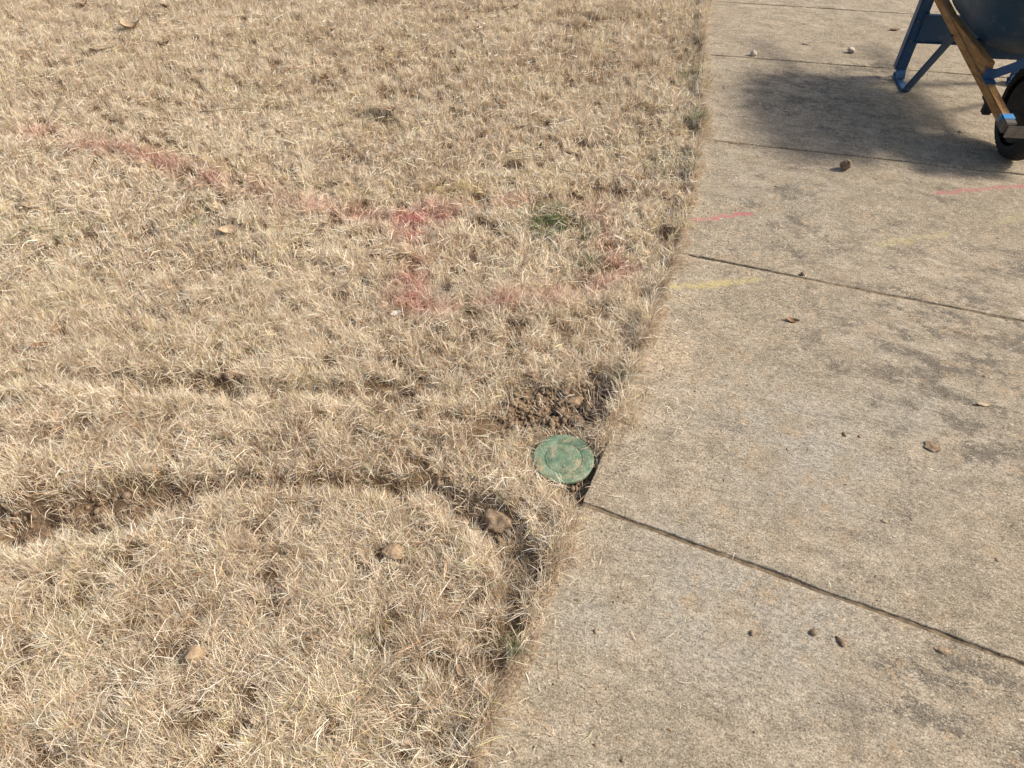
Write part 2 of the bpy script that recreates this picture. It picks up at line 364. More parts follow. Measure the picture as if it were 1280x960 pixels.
for k in range(len(JT) - 1):
    (ya, aa), (yb, ab) = JT[k], JT[k + 1]
    ns = 46
    s = np.linspace(0, 1, ns)
    yy = ya + (yb - ya) * s; ang = aa + (ab - aa) * s
    # keep a gap to the joint lines
    lead = np.stack([edge_x(yy), yy], -1); dirv = np.stack([np.cos(ang), np.sin(ang)], -1)
    V = lead[:, None, :] + dirv[:, None, :] * tline[None, :, None]
    nrm = np.stack([-np.sin(ang), np.cos(ang)], -1)
    # pull the end rows inward by the joint half-width, wavering along the joint
    for row, sg in ((0, 1), (ns - 1, -1)):
        wv = GAP * (.62 + .55 * vn(V[row, :, 0], V[row, :, 1], .11, k) + .35 * vn(V[row, :, 0], V[row, :, 1], .03, k + 1))
        V[row] += nrm[row] * (sg * wv)[:, None]
    wob = (fbm(yy, yy * 0 + k, .12, 3) - .5) * .014 + (vn(yy, yy * 0, .03, 2) - .5) * .004
    V[:, 0, 0] += wob
    X, Y = V[..., 0], V[..., 1]
    Z = (fbm(X, Y, .9, 2) - .5) * .006 + (vn(X, Y, .12, 5) - .5) * .0016
    nt = len(tline)
    tops = np.concatenate([V, Z[..., None]], -1).reshape(-1, 3)
    ring = [(0, j) for j in range(nt)] + [(i, nt - 1) for i in range(1, ns)] + [(ns - 1, j) for j in range(nt - 2, -1, -1)] + [(i, 0) for i in range(ns - 2, 0, -1)]
    rid = np.array([i * nt + j for i, j in ring]); rv = tops[rid]
    cen = rv.mean(0)
    idg = np.arange(ns * nt).reshape(ns, nt)
    Q = [np.stack([idg[:-1, :-1], idg[:-1, 1:], idg[1:, 1:], idg[1:, :-1]], -1).reshape(-1, 4)]
    # outward directions of the outline for a worn arris
    nxt = np.roll(rv, -1, 0)[:, :2] - np.roll(rv, 1, 0)[:, :2]; o2 = np.stack([nxt[:, 1], -nxt[:, 0]], -1); o2 /= np.linalg.norm(o2, axis=1, keepdims=True) + 1e-9
    verts = [tops]; prev = rid; base = len(tops)
    for off, dz in ((.0022, -.0008), (.0036, -.004), (.0036, -.11)):
        lay = rv.copy(); lay[:, :2] += o2 * off; lay[:, 2] += dz; verts.append(lay)
        cur = base + np.arange(len(rid)); base += len(rid)
        Q.append(np.stack([prev, cur, np.roll(cur, -1), np.roll(prev, -1)], -1)); prev = cur
    me = mesh_np('slab', np.concatenate(verts), np.concatenate(Q))
    pts = np.concatenate(verts); de = pts[:, 0] - edge_x(pts[:, 1])
    jd = np.minimum(np.tile(np.minimum(s, 1 - s)[:, None] * abs(yb - ya), (1, nt)).ravel(), 9)
    jd = np.concatenate([jd, np.zeros(len(pts) - len(tops))])
    stain_shade = np.maximum(blobs(pts[:, 0], pts[:, 1], STAINS_SHADE), .28 * sstep(.05, 0, jd)) * sstep(.02, .25, de) ** .5
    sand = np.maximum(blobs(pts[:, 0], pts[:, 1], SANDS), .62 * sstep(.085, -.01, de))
    for nm, arr in (('stain_shade', stain_shade), ('sand', sand), ('grey', blobs(pts[:, 0], pts[:, 1], GREYS))):
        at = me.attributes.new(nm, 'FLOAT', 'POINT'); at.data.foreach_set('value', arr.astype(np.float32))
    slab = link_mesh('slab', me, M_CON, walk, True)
    if k: 
        # soil packed in the joint between this slab and the previous one
        tt = np.linspace(-.002, WALK_W + .02, 220); J0 = np.array([edge_x(ya), ya]); dv = np.array([math.cos(aa), math.sin(aa)]); nv = np.array([-dv[1], dv[0]])
        c = J0 + tt[:, None] * dv; rows = []
        for o in (-.017, 0, .017):
            p = c + nv * o; rows.append(np.column_stack([p, -.0052 + (vn(p[:, 0], p[:, 1], .018, 5) - .5) * .006 + (vn(p[:, 0], p[:, 1], .25, 3) - .5) * .008]))
        n_ = len(tt); i0 = np.arange(n_ - 1)
        Qj = np.concatenate([np.stack([r * n_ + i0, r * n_ + i0 + 1, (r + 1) * n_ + i0 + 1, (r + 1) * n_ + i0], -1) for r in range(2)])
        jm = mesh_np('joint_soil', np.concatenate(rows), Qj)
        link_mesh('joint_soil', jm, M_JOINT, walk, True)

# ------------------------------------------------------------------ dry grass: every blade is a bent strip
PAINT = [(pxline([(35, 162), (60, 168), (110, 180), (190, 196), (235, 212), (275, 226), (330, 240), (380, 250), (430, 262), (480, 275), (545, 268)]), .060, .46),
         (pxline([(522, 262), (520, 292), (512, 340), (512, 384)]), .060, .58), (pxline([(500, 280), (545, 275)]), .065, .55),
         (pxline([(512, 384), (560, 388), (620, 380), (700, 364), (745, 356), (785, 338)]), .040, .36), (pxline([(655, 374), (735, 360)]), .05, .45),
         (pxline([(520, 264), (580, 258), (650, 252), (735, 248), (752, 280), (775, 340)]), .045, .30)]
YPAINT = [(pxline([(500, 238), (545, 240), (600, 238)]), .05, .38), (pxline([(200, 185), (330, 220), (440, 240)]), .06, .25)]
GREEN = [(690, 272, .12, .60), (720, 288, .08, .4), (665, 285, .07, .4), (850, 210, .07, .45), (878, 150, .09, .4), (845, 205, .10, .3), (878, 95, .12, .3), (650, 815, .03, .5), (60, 292, .12, .14), (250, 275, .10, .14), (455, 800, .12, .08), (730, 320, .08, .3), (870, 60, .10, .35), (768, 470, .04, .25)]
_hr = np.random.default_rng(5)
HOLES = [(px, py, r) for px, py, r in [(470, 140, .05), (70, 250, .03), (75, 600, .03), (100, 530, .03), (345, 700, .025), (130, 735, .03), (40, 690, .03), (510, 860, .02), (565, 780, .03), (225, 540, .02), (785, 300, .03), (690, 300, .03), (240, 785, .02), (120, 800, .025), (40, 820, .03), (180, 850, .02), (520, 905, .03), (705, 245, .03), (730, 275, .035)]]

def grass_points(n_m2, x0, x1, y0, y1, seed):
    r = np.random.default_rng(seed); n = int(n_m2 * (x1 - x0) * (y1 - y0))
    x = r.uniform(x0, x1, n); y = r.uniform(y0, y1, n)
    nt = n // 34; tid = r.integers(0, nt, n); intuft = r.random(n) < .62
    rad = np.abs(r.normal(0, .0085, n)); th = r.uniform(0, 2 * math.pi, n)
    x = np.where(intuft, x[tid] + rad * np.cos(th), x); y = np.where(intuft, y[tid] + rad * np.sin(th), y)
    tl = r.uniform(0, 2 * math.pi, nt)[tid]; ts = r.random(nt)[tid]; tt = r.normal(0, 1, nt)[tid]
    hx = np.cos(th) * rad / .009 + np.cos(tl) * .9; hy_ = np.sin(th) * rad / .009 + np.sin(tl) * .9
    hint = np.stack([intuft * 1.0, np.arctan2(hy_, hx), ts, tt], -1)
    # thin out what lies well outside the view
    d = y * math.cos(PITCH) + CAM_H * math.sin(PITCH); u = np.abs(x) / d
    keep = (u < .72) | (r.random(n) < np.interp(u, [.72, 1.0, 1.25], [.6, .3, 0.0]))
    fr = (vn(x, y, .045, 6) - .5) * .06 + (vn(x, y, .16, 2) - .5) * .08 + (vn(x, y, .4, 4) - .5) * .06
    keep &= (edge_x(y) - x) > (fr - .004)
    x, y, hint = x[keep], y[keep], hint[keep]
    z, bare, de = field(x, y)
    cl = .55 * vn(x, y, .030, 0) + .45 * vn(x, y, .075, 3)
    dens = .08 + 1.42 * sstep(.30, .49, cl)
    dens *= 1 - .96 * bare
    for px, py, hr in HOLES:
        cx, cy = gp(px, py); dens *= 1 - .8 * np.exp(-((x - cx) ** 2 + (y - cy) ** 2) / (hr * hr))
    dens *= np.interp(de, [-.05, 0, .03, .06], [.5, .75, .95, 1.0])
    k = r.random(len(x)) * 1.5 < dens
    return x[k], y[k], z[k], bare[k], de[k], r, hint[k]

def blades(x, y, z, bare, de, r, nseg, wid, lmul=1.0, hint=None):
    n = len(x)
    clump = vn(x, y, .055, 1); tone = fbm(x, y, .35, 4); patch = fbm(x, y, .13, 0)
    L = (.020 + .026 * r.random(n) + .014 * clump) * lmul
    lean = 2 * math.pi * (fbm(x, y, .30, 5) * 2.2) ; lean2 = 2 * math.pi * vn(x, y, .05, 2) * 2
    head = np.where(r.random(n) < .4, lean, lean2) + r.normal(0, .7, n)
    flat = r.random(n) < .20
    if hint is None: hint = np.zeros((n, 4))
    tuf = hint[:, 0] > .5; head = np.where(tuf, hint[:, 1] + r.normal(0, .45, n), head); flat &= ~(tuf & (r.random(n) < .7))
    L = np.where(tuf, L * (.82 + .50 * hint[:, 2]), L * .9)
    el = np.where(flat, r.uniform(.02, .45, n), r.uniform(.70, 1.46, n))
    L = np.where(flat & (r.random(n) < .35), L * 1.45, L)
    near = de < .07
    L = np.where(de < .05, L * (1 + .45 * r.random(n)), L)
    head = np.where(near & (r.random(n) < .45), r.normal(-.25, .8, n), head)       # lean out over the slab edge
    bend = r.normal(.45, .5, n); yaw = r.normal(0, .45, n)
    w = wid * (.6 + .75 * r.random(n)) * np.where(flat, 1.1, 1.0)
    ns = nseg; tw = r.uniform(-.9, .9, n)
    zz = z + np.where(flat, r.uniform(.004, .032, n) * (1 - bare), -.002)
    P = np.stack([x, y, zz], -1); pts = [P]
    hd = head.copy(); e = el.copy()
    for k in range(ns):
        st = np.stack([np.cos(e) * np.cos(hd), np.cos(e) * np.sin(hd), np.sin(e)], -1) * (L / ns)[:, None]
        P = P + st; pts.append(P); e = e - bend / ns * 1.3; hd = hd + yaw / ns
    side = np.stack([-np.sin(head) * np.cos(tw), np.cos(head) * np.cos(tw), np.sin(tw)], -1)
    prof = {3: [.75, 1.0, .72], 2: [.9, .85], 1: [1.0]}[ns]
    nv = 2 * ns + 1
    V = np.empty((n, nv, 3), np.float32)
    for k in range(ns):
        o = side * (w * prof[k] * .5)[:, None]; V[:, 2 * k] = pts[k] - o; V[:, 2 * k + 1] = pts[k] + o
    V[:, -1] = pts[-1]
    b = (np.arange(n) * nv)[:, None]
    Q = np.concatenate([b + np.array([[2 * k, 2 * k + 1, 2 * k + 3, 2 * k + 2]]) for k in range(ns - 1)] + [np.zeros((0, 4), int)])
    T = b + np.array([[nv - 3, nv - 2, nv - 1]])
    # colour of each blade
    pal = np.array([(.86, .742, .58), (.79, .658, .482), (.67, .525, .36), (.47, .337, .21), (.25, .16, .09), (.76, .685, .56)])
    pr = np.stack([.20 + .25 * tone, .30 + 0 * tone, .24 + 0 * tone, .08 + .40 * sstep(.55, .30, patch) + .16 * sstep(2.6, 4.6, y), .03 + .22 * sstep(.52, .34, vn(x, y, .06, 3) * .5 + tone * .5), .12 + 0 * tone], -1)
    pr /= pr.sum(1, keepdims=True); idx = (pr.cumsum(1) < r.random(n)[:, None]).sum(1).clip(0, 5)
    C = pal[idx] * (1 + r.normal(0, .09, n) + .07 * hint[:, 3])[:, None]
    warm = (r.random(n) < .035)[:, None]; C = np.where(warm, C * np.array([1.0, .78, .60]), C)
    yg = ((r.random(n) < .04 + .07 * sstep(.55, .75, vn(x, y, .22, 6))))[:, None]; C = np.where(yg, C * np.array([.86, .92, .62]), C)
    g = blobs(x, y, GREEN) * (.25 + 1.3 * sstep(.4, .7, vn(x, y, .05, 7)))
    C = np.where((r.random(n) < g)[:, None], np.array([.125, .165, .055]) * (1 + r.normal(0, .22, n))[:, None], C)
    for px, py, rad in ((470, 140, .055), (478, 148, .04)):
        cx, cy = gp(px, py); m = np.exp(-((x - cx) ** 2 + (y - cy) ** 2) / rad ** 2)
        C = np.where((r.random(n) < m * .85)[:, None], np.array([.10, .095, .065]), C)
    for L_, col in ((PAINT, (.50, .205, .205)), (YPAINT, (.52, .42, .16))):
        for pts_, ww, amt in L_:
            d, t, s = poly_dist(x, y, pts_)
            m = np.exp(-(d / ww) ** 2) * amt * (.22 + .85 * sstep(.3, .7, .65 * vn(x, y, .06, 5) + .35 * vn(x, y, .15, 7)))
            f = np.clip(m * 1.5 * r.random(n) ** .8, 0, .82)[:, None]
            C = C * (1 - f) + np.array(col) * (.55 + .45 * C / .5) * f
    C = np.clip(C, .01, .86)
    A = np.ones((n, nv, 4), np.float32); A[:, :, :3] = C[:, None, :]
    return V.reshape(-1, 3), Q, T, A.reshape(-1, 4)

def make_blades(name, sets, label, kind='stuff'):
    Vs, Qs, Ts, As = [], [], [], []; o = 0
    for (V, Q, T, A) in sets:
        Vs.append(V); Qs.append(Q + o); Ts.append(T + o); As.append(A); o += len(V)
    me = mesh_np(name, np.concatenate(Vs), np.concatenate(Qs), np.concatenate(Ts))
    at = me.attributes.new('col', 'FLOAT_COLOR', 'POINT'); at.data.foreach_set('color', np.concatenate(As).ravel())
    o_ = link_mesh(name, me, M_BLADE, None, True)
    tag(o_, label, 'grass', None, kind); return o_

sets = []
for (rho, x0, x1, y0, y1, seg, wid, lm, sd) in ((157000, -1.75, .55, .25, 1.3, 2, .0014, 1.14, 1), (133000, -2.1, .75, 1.3, 2.3, 2, .00155, 1.12, 2),
                                                (82000, -2.7, 1.0, 2.3, 3.6, 2, .0021, 1.05, 3), (60000, -4.2, 1.4, 3.6, 5.4, 1, .0029, 1.05, 4), (10000, -4.6, 1.7, 5.4, 7.4, 1, .007, 1.15, 5)):
    x, y, z, bare, de, r, hint = grass_points(rho, x0, x1, y0, y1, sd)
    sets.append(blades(x, y, z, bare, de, r, seg, wid, lm, hint))
print('blades', [len(s[2]) for s in sets])
make_blades('dry_grass', sets, 'dormant straw coloured grass of the lawn')

# straw blown onto the slabs
r = np.random.default_rng(31); n = 1000
y = r.uniform(.3, 5.3, n); de = np.abs(r.exponential(.10, n)); de[:90] = r.uniform(.1, 2.0, 90)
x = edge_x(y) + de + .01; z = np.full(n, .002)
V, Q, T, A = blades(x, y, z, np.ones(n), -de + 9, r, 3, .0016, .75)
V = V.reshape(n, 7, 3); V[:, :, 2] = .0035 + np.clip(V[:, :, 2], 0, .03) * .10
make_blades('loose_straw', [(V.reshape(-1, 3), Q, T, A)], 'loose dry straw bits scattered over the concrete')

# ------------------------------------------------------------------ stones, clods, crumbs, leaves
def lump(name, size, seed, sub=4, rough=.34, flat=.7, mat=None, facet=False):
    bm = bmesh.new(); bmesh.ops.create_icosphere(bm, subdivisions=sub, radius=1.0)
    so = Vector((seed * 3.7, seed * 1.3, seed * 7.1)); rs = np.random.default_rng(seed)
    planes = [(Vector(rs.normal(0, 1, 3)).normalized(), rs.uniform(.45, .85)) for _ in range(10)]
    for v in bm.verts:
        p = v.co.copy(); k = 1 + rough * mnoise.noise(p * 1.3 + so) * 1.6 + rough * .6 * mnoise.noise(p * 3.1 + so) + rough * .3 * mnoise.noise(p * 7 + so)
        c = p * k
        for nrm_, dd in planes:
            e = c.dot(nrm_) - dd
            if e > 0: c -= nrm_ * e * .85
        v.co = c; v.co.z *= flat; v.co *= size
    for f in bm.faces: f.smooth = not facet
    me = bpy.data.meshes.new(name); bm.to_mesh(me); bm.free(); me.materials.append(mat)
    return me

def top_z(x, y):
    z, b, de = field(np.array([x]), np.array([y]))
    return 0.0 if de[0] < 0 else float(z[0] + .018 * (1 - b[0]))

def put_lump(name, px, py, wpx, label, cat, group=None, mat=M_CLOD, flat=.7, seed=1, z=None, sink=.35, rough=.28, stretch=1.0, rz=0.0):
    x, y = (float(c) for c in gp(px, py, 0.0)); zz = top_z(x, y) if z is None else z
    x, y = (float(c) for c in gp(px, py, zz))
    dep = y * math.cos(PITCH) + (CAM_H - zz) * math.sin(PITCH)
    size = wpx * dep / FPX / 2
    me = lump(name, size, seed, sub=4 if wpx > 13 else 2, mat=mat, flat=flat, rough=rough)
    o = link_mesh(name, me); o.scale = (stretch, 1 / math.sqrt(stretch), 1); o.rotation_euler = (0, 0, rz)
    zmin = min(v.co.z for v in me.vertices)
    o.location = (x, y, zz - zmin * (1 - sink) if sink else zz - zmin)
    return tag(o, label, cat, group)

put_lump('stone', 247, 820, 27, 'rounded tan stone nested in the straw of the open lawn', 'stone', 'stones in the lawn', M_CLODP, .8, 3, sink=.05)
put_lump('flat_stone', 492, 690, 34, 'large flat tan stone pressed into the grass inside the bend of the trench', 'stone', 'stones in the lawn', M_CLODP, .34, 5, sink=.35)
put_lump('dirt_clod', 546, 607, 17, 'round brown clod at the edge of the curved trench', 'clod', 'clods in the trench', M_CLOD, .9, 7, sink=.2)
put_lump('dirt_clod', 622, 656, 40, 'big dark clod lying where the trench turns sharply', 'clod', 'clods in the trench', M_CLOD, .7, 8, sink=.45)
put_lump('dirt_clod', 578, 655, 17, 'small tan clod beside the big dark clod in the trench', 'clod', 'clods in the trench', M_CLOD, .7, 9)
put_lump('dirt_clod', 664, 478, 22, 'smooth upright clod at the far side of the dug soil', 'clod', 'clods in the dug soil', M_CLOD, .9, 10, sink=.2)
put_lump('dirt_clod', 288, 470, 20, 'tan clod on the rim of the shallow slit in the lawn', 'clod', 'clods along the shallow slit', M_CLODP, .7, 11)
put_lump('dirt_clod', 268, 468, 15, 'brown clod beside a tan clod on the shallow slit', 'clod', 'clods along the shallow slit', M_CLOD, .7, 12)
put_lump('dirt_clod', 352, 487, 15, 'brown clod lying down in the shallow slit', 'clod', 'clods along the shallow slit', M_CLOD, .7, 13)
i = 0
for px, py, w in [(716, 507, 22), (733, 510, 17), (720, 530, 20), (736, 537, 16), (700, 515, 12), (745, 521, 13), (690, 499, 14), (706, 492, 16), (728, 495, 13), (752, 531, 11), (675, 519, 13), (660, 538, 13), (690, 531, 12), (648, 519, 11), (747, 548, 9), (661, 553, 10)]:
    put_lump('soil_lump', px, py, w, 'tan lump of dug soil beside the green lid', 'clod', 'clods in the dug soil', M_CLODP if i % 3 == 0 else M_CLOD, .6, 20 + i, sink=.3, rough=.5); i += 1
for px, py, w in [(716, 612, 9), (708, 622, 8), (722, 606, 8), (718, 628, 7), (728, 598, 7)]:
    put_lump('soil_lump', px, py, w, 'crumb of soil in the gap between lid and slab', 'clod', 'crumbs in the gap by the lid', M_CLOD, .8, 50 + i, sink=.1); i += 1
# on the concrete
put_lump('stone', 1055, 212, 15, 'upright brown stone standing on the slab near the wheelbarrow shadow', 'stone', 'stones on the walkway', M_CLOD, 1.1, 60, 0.0, .12)
put_lump('stone', 941, 70, 9, 'small white stone resting on a slab joint', 'stone', 'stones on the walkway', M_STONE, .9, 61, 0.0, .12)
put_lump('stone', 1063, 66, 10, 'round pale stone on the slab beyond the joint', 'stone', 'stones on the walkway', M_STONE, .9, 62, 0.0, .12)
put_lump('dirt_clod', 1017, 791, 12, 'dark brown clod on the slab, set apart from crumbled soil', 'clod', 'clods on the walkway', M_CLOD, .55, 63, 0.0, .35, .3, 1.25, 1.1)
put_lump('dirt_clod', 1051, 803, 13, 'crumbling long clod on the slab beside a dark clod', 'clod', 'clods on the walkway', M_CLOD, .45, 64, 0.0, .25, .45, 1.4, -.8)
put_lump('dirt_clod', 1178, 815, 15, 'smeared reddish clod close to the long slab joint', 'clod', 'clods on the walkway', M_CLODP, .35, 65, 0.0, .25, .45, 1.6, -.3)
put_lump('dirt_clod', 1167, 559, 20, 'flat oval cake of soil alone on the stained slab', 'clod', 'clods on the walkway', M_CLOD, .15, 66, 0.0, .2, .3, 1.2, 0)
put_lump('dirt_clod', 940, 792, 9, 'small round clod on the slab by faint scratches', 'clod', 'clods on the walkway', M_CLOD, .6, 67, 0.0, .2)
put_lump('dirt_clod', 1003, 344, 8, 'little clod lodged in the slab joint', 'clod', 'clods on the walkway', M_CLOD, .8, 68, -.001, .2)
for k, (px, py, w) in enumerate([(1095, 224, 5), (1040, 288, 5), (970, 233, 6), (926, 440, 6), (1040, 450, 5), (880, 255, 5), (1028, 338, 5), (722, 750, 8), (745, 790, 9), (780, 753, 5), (1075, 545, 7), (1055, 543, 8), (1105, 652, 8), (1010, 562, 5), (985, 562, 6), (1246, 700, 8), (1070, 740, 6), (1095, 720, 6), (880, 398, 6), (1247, 298, 4), (905, 110, 5), (1033, 128, 4), (745, 932, 8), (778, 950, 9), (838, 912, 7), (1200, 165, 6), (1120, 830, 6), (1005, 30, 4), (1130, 60, 5), (795, 560, 4), (1140, 650, 5), (1230, 470, 6), (990, 480, 5), (905, 600, 6)]):
    put_lump('soil_crumb', px, py, w * .8, 'small crumb of brown soil dropped on the concrete', 'clod', 'soil crumbs dropped on the walkway', M_CLOD if k % 2 else M_CLODP, .32, 80 + k, 0.0, .4, .55, 1 + .5 * ((k * 7) % 5) / 5, k * 1.3)

def crumbs(name, pts, sizes, mat, label, seed):
    r = np.random.default_rng(seed)
    bm = bmesh.new(); bmesh.ops.create_icosphere(bm, subdivisions=1, radius=1.0)
    base = np.array([v.co[:] for v in bm.verts]); fc = np.array([[v.index for v in f.verts] for f in bm.faces]); bm.free()
    n = len(pts); V = base[None] * (1 + r.normal(0, .17, (n, len(base), 1))) * r.uniform(.6, 1.25, (n, 1, 3)) * sizes[:, None, None]
    V = V + pts[:, None, :]
    F = (fc[None] + (np.arange(n) * len(base))[:, None, None]).reshape(-1, 3)
    me = mesh_np(name, V.reshape(-1, 3), None, F)
    tag(link_mesh(name, me, mat, None, True), label, 'soil', None, 'stuff')
r = np.random.default_rng(12)
x = r.uniform(-2, .7, 90000); y = r.uniform(.6, 2.1, 90000); z, b, de = field(x, y)
k = (b > .55) & (r.random(90000) < np.where(y > LID_C[1], .7, .3)) & (np.hypot(x - LID_C[0], y - LID_C[1]) > .092) & (de > .004)
x, y, z = x[k], y[k], z[k]; s = .0018 + .0098 * r.random(len(x)) ** 4.0
crumbs('soil_crumbs', np.stack([x, y, z + s * .4], -1), s, M_CLOD, 'loose crumbs of dug soil in trench and bare patch', 3)
n = 1500; y = r.uniform(.3, 5.3, n); x = edge_x(y) + np.where(r.random(n) < .5, r.exponential(.12, n), r.uniform(0, 2.3, n)) + .01
s = .0010 + .0022 * r.random(n) ** 3
crumbs('sand_grit', np.stack([x, y, s * .3 + (fbm(x, y, .9, 2) - .5) * .006], -1), s, M_CLODP, 'sandy grit scattered on the concrete slabs', 4)

def leaf_mesh(name, L, W, curl, fold, seed, mat, lob=0.0):
    r = np.random.default_rng(seed); nu, nv = 13, 7; V = []
    for i in range(nu):
        u = i / (nu - 1); hw = W * .5 * (math.sin(math.pi * u ** .85) ** .8) * (1 + lob * math.sin(u * 19)) + L * .006
        for j in range(nv):
            v = j / (nv - 1) * 2 - 1; xx = (u - .5) * L; yy = v * hw
            zz = curl * L * (u - .5) ** 2 * 2 + fold * abs(v) ** 1.3 * hw + .06 * L * mnoise.noise(Vector((u * 4 + seed, v * 1.5, seed))) + (.0012 if abs(v) < .1 else 0)
            V.append((xx, yy, zz))
    Q = [[i * nv + j, (i + 1) * nv + j, (i + 1) * nv + j + 1, i * nv + j + 1] for i in range(nu - 1) for j in range(nv - 1)]
    n = len(V); V2 = V + [(a, b, c - .0006) for a, b, c in V]
    Q2 = Q + [[n + q_[3], n + q_[2], n + q_[1], n + q_[0]] for q_ in Q]
    rim = [j for j in range(nv)] + [i * nv + nv - 1 for i in range(1, nu)] + [(nu - 1) * nv + j for j in range(nv - 2, -1, -1)] + [i * nv for i in range(nu - 2, 0, -1)]
    Q2 += [[rim[(k + 1) % len(rim)], rim[k], n + rim[k], n + rim[(k + 1) % len(rim)]] for k in range(len(rim))]
    me = bpy.data.meshes.new(name); me.from_pydata(V2, [], Q2); me.update(); me.materials.append(mat)
    me.polygons.foreach_set('use_smooth', np.ones(len(me.polygons), bool))
    return me

def put_leaf(px, py, lpx, wr, ang, label, mat, group, curl=.5, fold=.4, tilt=0.0, lift=.003, name='dead_leaf', lob=0.0, cat='leaf'):
    put_leaf.k += 1
    x, y = (float(c) for c in gp(px, py)); z = top_z(x, y)
    if z > -.004: z = .0
    else: z += lift
    x, y = (float(c) for c in gp(px, py, z)); dep = y * math.cos(PITCH) + (CAM_H - z) * math.sin(PITCH)
    L = lpx * dep / FPX
    me = leaf_mesh(name, L, L * wr, curl, fold, put_leaf.k, mat, lob)
    o = link_mesh(name, me); zmin = min(v.co.z for v in me.vertices)
    o.rotation_euler = (tilt, 0, math.radians(ang)); o.location = (x, y, z - zmin * (1.0 if z == 0 else .5) + .001)
    return tag(o, label, cat, group)
put_leaf.k = 0
G = 'dead leaves in the lawn'
put_leaf(165, 38, 24, .7, 20, 'crumpled grey tan leaf lying high on the far lawn', M_LEAFP, G, .9, .8)
put_leaf(130, 60, 34, .35, 28, 'long pale leaf lying flat beside the crumpled grey leaf', M_LEAFP, G, .1, .1)
put_leaf(46, 256, 40, .42, 8, 'broad tan leaf half sunk in grass below the pink line', M_LEAFP, G, .1, .15)
put_leaf(290, 291, 30, .45, 30, 'curled brown leaf standing on edge in the lawn', M_LEAFP, G, .7, .9, .3)
put_leaf(55, 435, 30, .36, 14, 'folded brown leaf lying above the shallow slit', M_LEAF, G, .3, .9)
put_leaf(160, 515, 26, .25, -28, 'narrow reddish brown leaf between the slit and the trench', M_LEAF, G, .3, .6)
put_leaf(416, 233, 16, .5, -15, 'dark leaf caught beside the pink painted grass', M_LEAFD, G, .6, .8)
put_leaf(820, 51, 13, .6, 5, 'small pale rounded leaf near the walkway edge', M_LEAFP, G, .5, .3)
put_leaf(766, 78, 20, .2, -25, 'thin brown leaf in grass, upper of a pair', M_LEAF, G, .3, .5)
put_leaf(766, 96, 16, .25, -50, 'thin brown leaf in grass, lower of a pair', M_LEAF, G, .3, .5)
put_leaf(355, 818, 18, .4, 70, 'orange brown leaf upright in the grass beside dark hollow', M_LEAF, G, .3, .5, .5) if False else None
put_leaf(356, 730, 17, .35, 80, 'orange brown leaf upright in grass inside the trench bend', M_LEAF, G, .3, .5, .4)
put_leaf(527, 690, 26, .25, 50, 'pale pinkish leaf beside the large flat stone', M_LEAFP, G, .2, .5)
put_leaf(402, 799, 34, .22, -8, 'long brown leaf lying low in the open lawn', M_LEAF, G, .1, .5)
put_leaf(512, 928, 22, .3, 25, 'light brown leaf tangled in straw near the slab corner', M_LEAFP, G, .3, .5)
put_leaf(577, 842, 20, .5, -60, 'curled tan leaf cupped in straw near the trench end', M_LEAFP, G, .8, .9)
put_leaf(528, 820, 17, .5, 10, 'grey brown leaf in straw by a curled tan leaf', M_LEAF, G, .4, .5)
put_leaf(540, 880, 36, .5, 8, 'wide tan leaf showing through the straw near the slab', M_LEAFP, G, .2, .3)
put_leaf(325, 902, 24, .5, 0, 'grey tan leaf sunk in the open lawn straw', M_LEAFP, G, .3, .4)
put_leaf(205, 58, 15, .6, 10, 'almost black shrivelled leaf on the far lawn', M_LEAFD, G, .8, .9)
put_leaf(185, 320, 18, .3, -5, 'small red brown leaf under the long pink line', M_LEAF, G, .3, .5)
put_leaf(270, 89, 16, .35, -40, 'bent brown leaf beyond the fallen twig', M_LEAF, G, .5, .6)
put_leaf(496, 393, 15, .7, 40, 'white papery scrap under the pink painted box', M_SCRAP, 'white scraps in the grass', .4, .5, name='white_scrap', cat='scrap')
put_leaf(466, 397, 10, .7, 80, 'smaller white scrap beside a white papery scrap', M_SCRAP, 'white scraps in the grass', .4, .5, name='white_scrap', cat='scrap')
put_leaf(653, 304, 10, .7, 0, 'pale scrap beside the green grass patch', M_SCRAP, 'white scraps in the grass', .4, .5, name='white_scrap', cat='scrap')
r = np.random.default_rng(77)
for k in range(46):
    px = r.uniform(5, 860); py = 6 + 330 * r.random() ** 1.6
    put_leaf(px, py, r.uniform(8, 15), r.uniform(.25, .55), r.uniform(-70, 70), 'small shrivelled brown leaf scrap scattered through the far lawn', [M_LEAF, M_LEAF, M_LEAFD, M_LEAFP][k % 4], 'leaf scraps in the far lawn', r.uniform(.2, .9), r.uniform(.3, .9), lift=.004)
GW = 'dead leaves on the walkway'
put_leaf(990, 402, 17, .42, -20, 'brown dead leaf lying on the slab beside the yellow paint', M_LEAF, GW, .5, .7)
put_leaf(1118, 38, 13, .4, -8, 'orange brown leaf on the slab near the wheelbarrow leg', M_LEAF, GW, .3, .5)
put_leaf(1008, 55, 12, .35, 5, 'dull tan leaf on the slab between two pale stones', M_LEAFP, GW, .3, .3)
put_leaf(1232, 506, 26, .22, 2, 'narrow tan leaf on the darkest stained part of the slab', M_LEAFP, GW, .2, .3)
put_leaf(881, 55, 9, .6, 30, 'pinkish leaf bit at the far grass edge', M_LEAFP, GW, .3, .4)

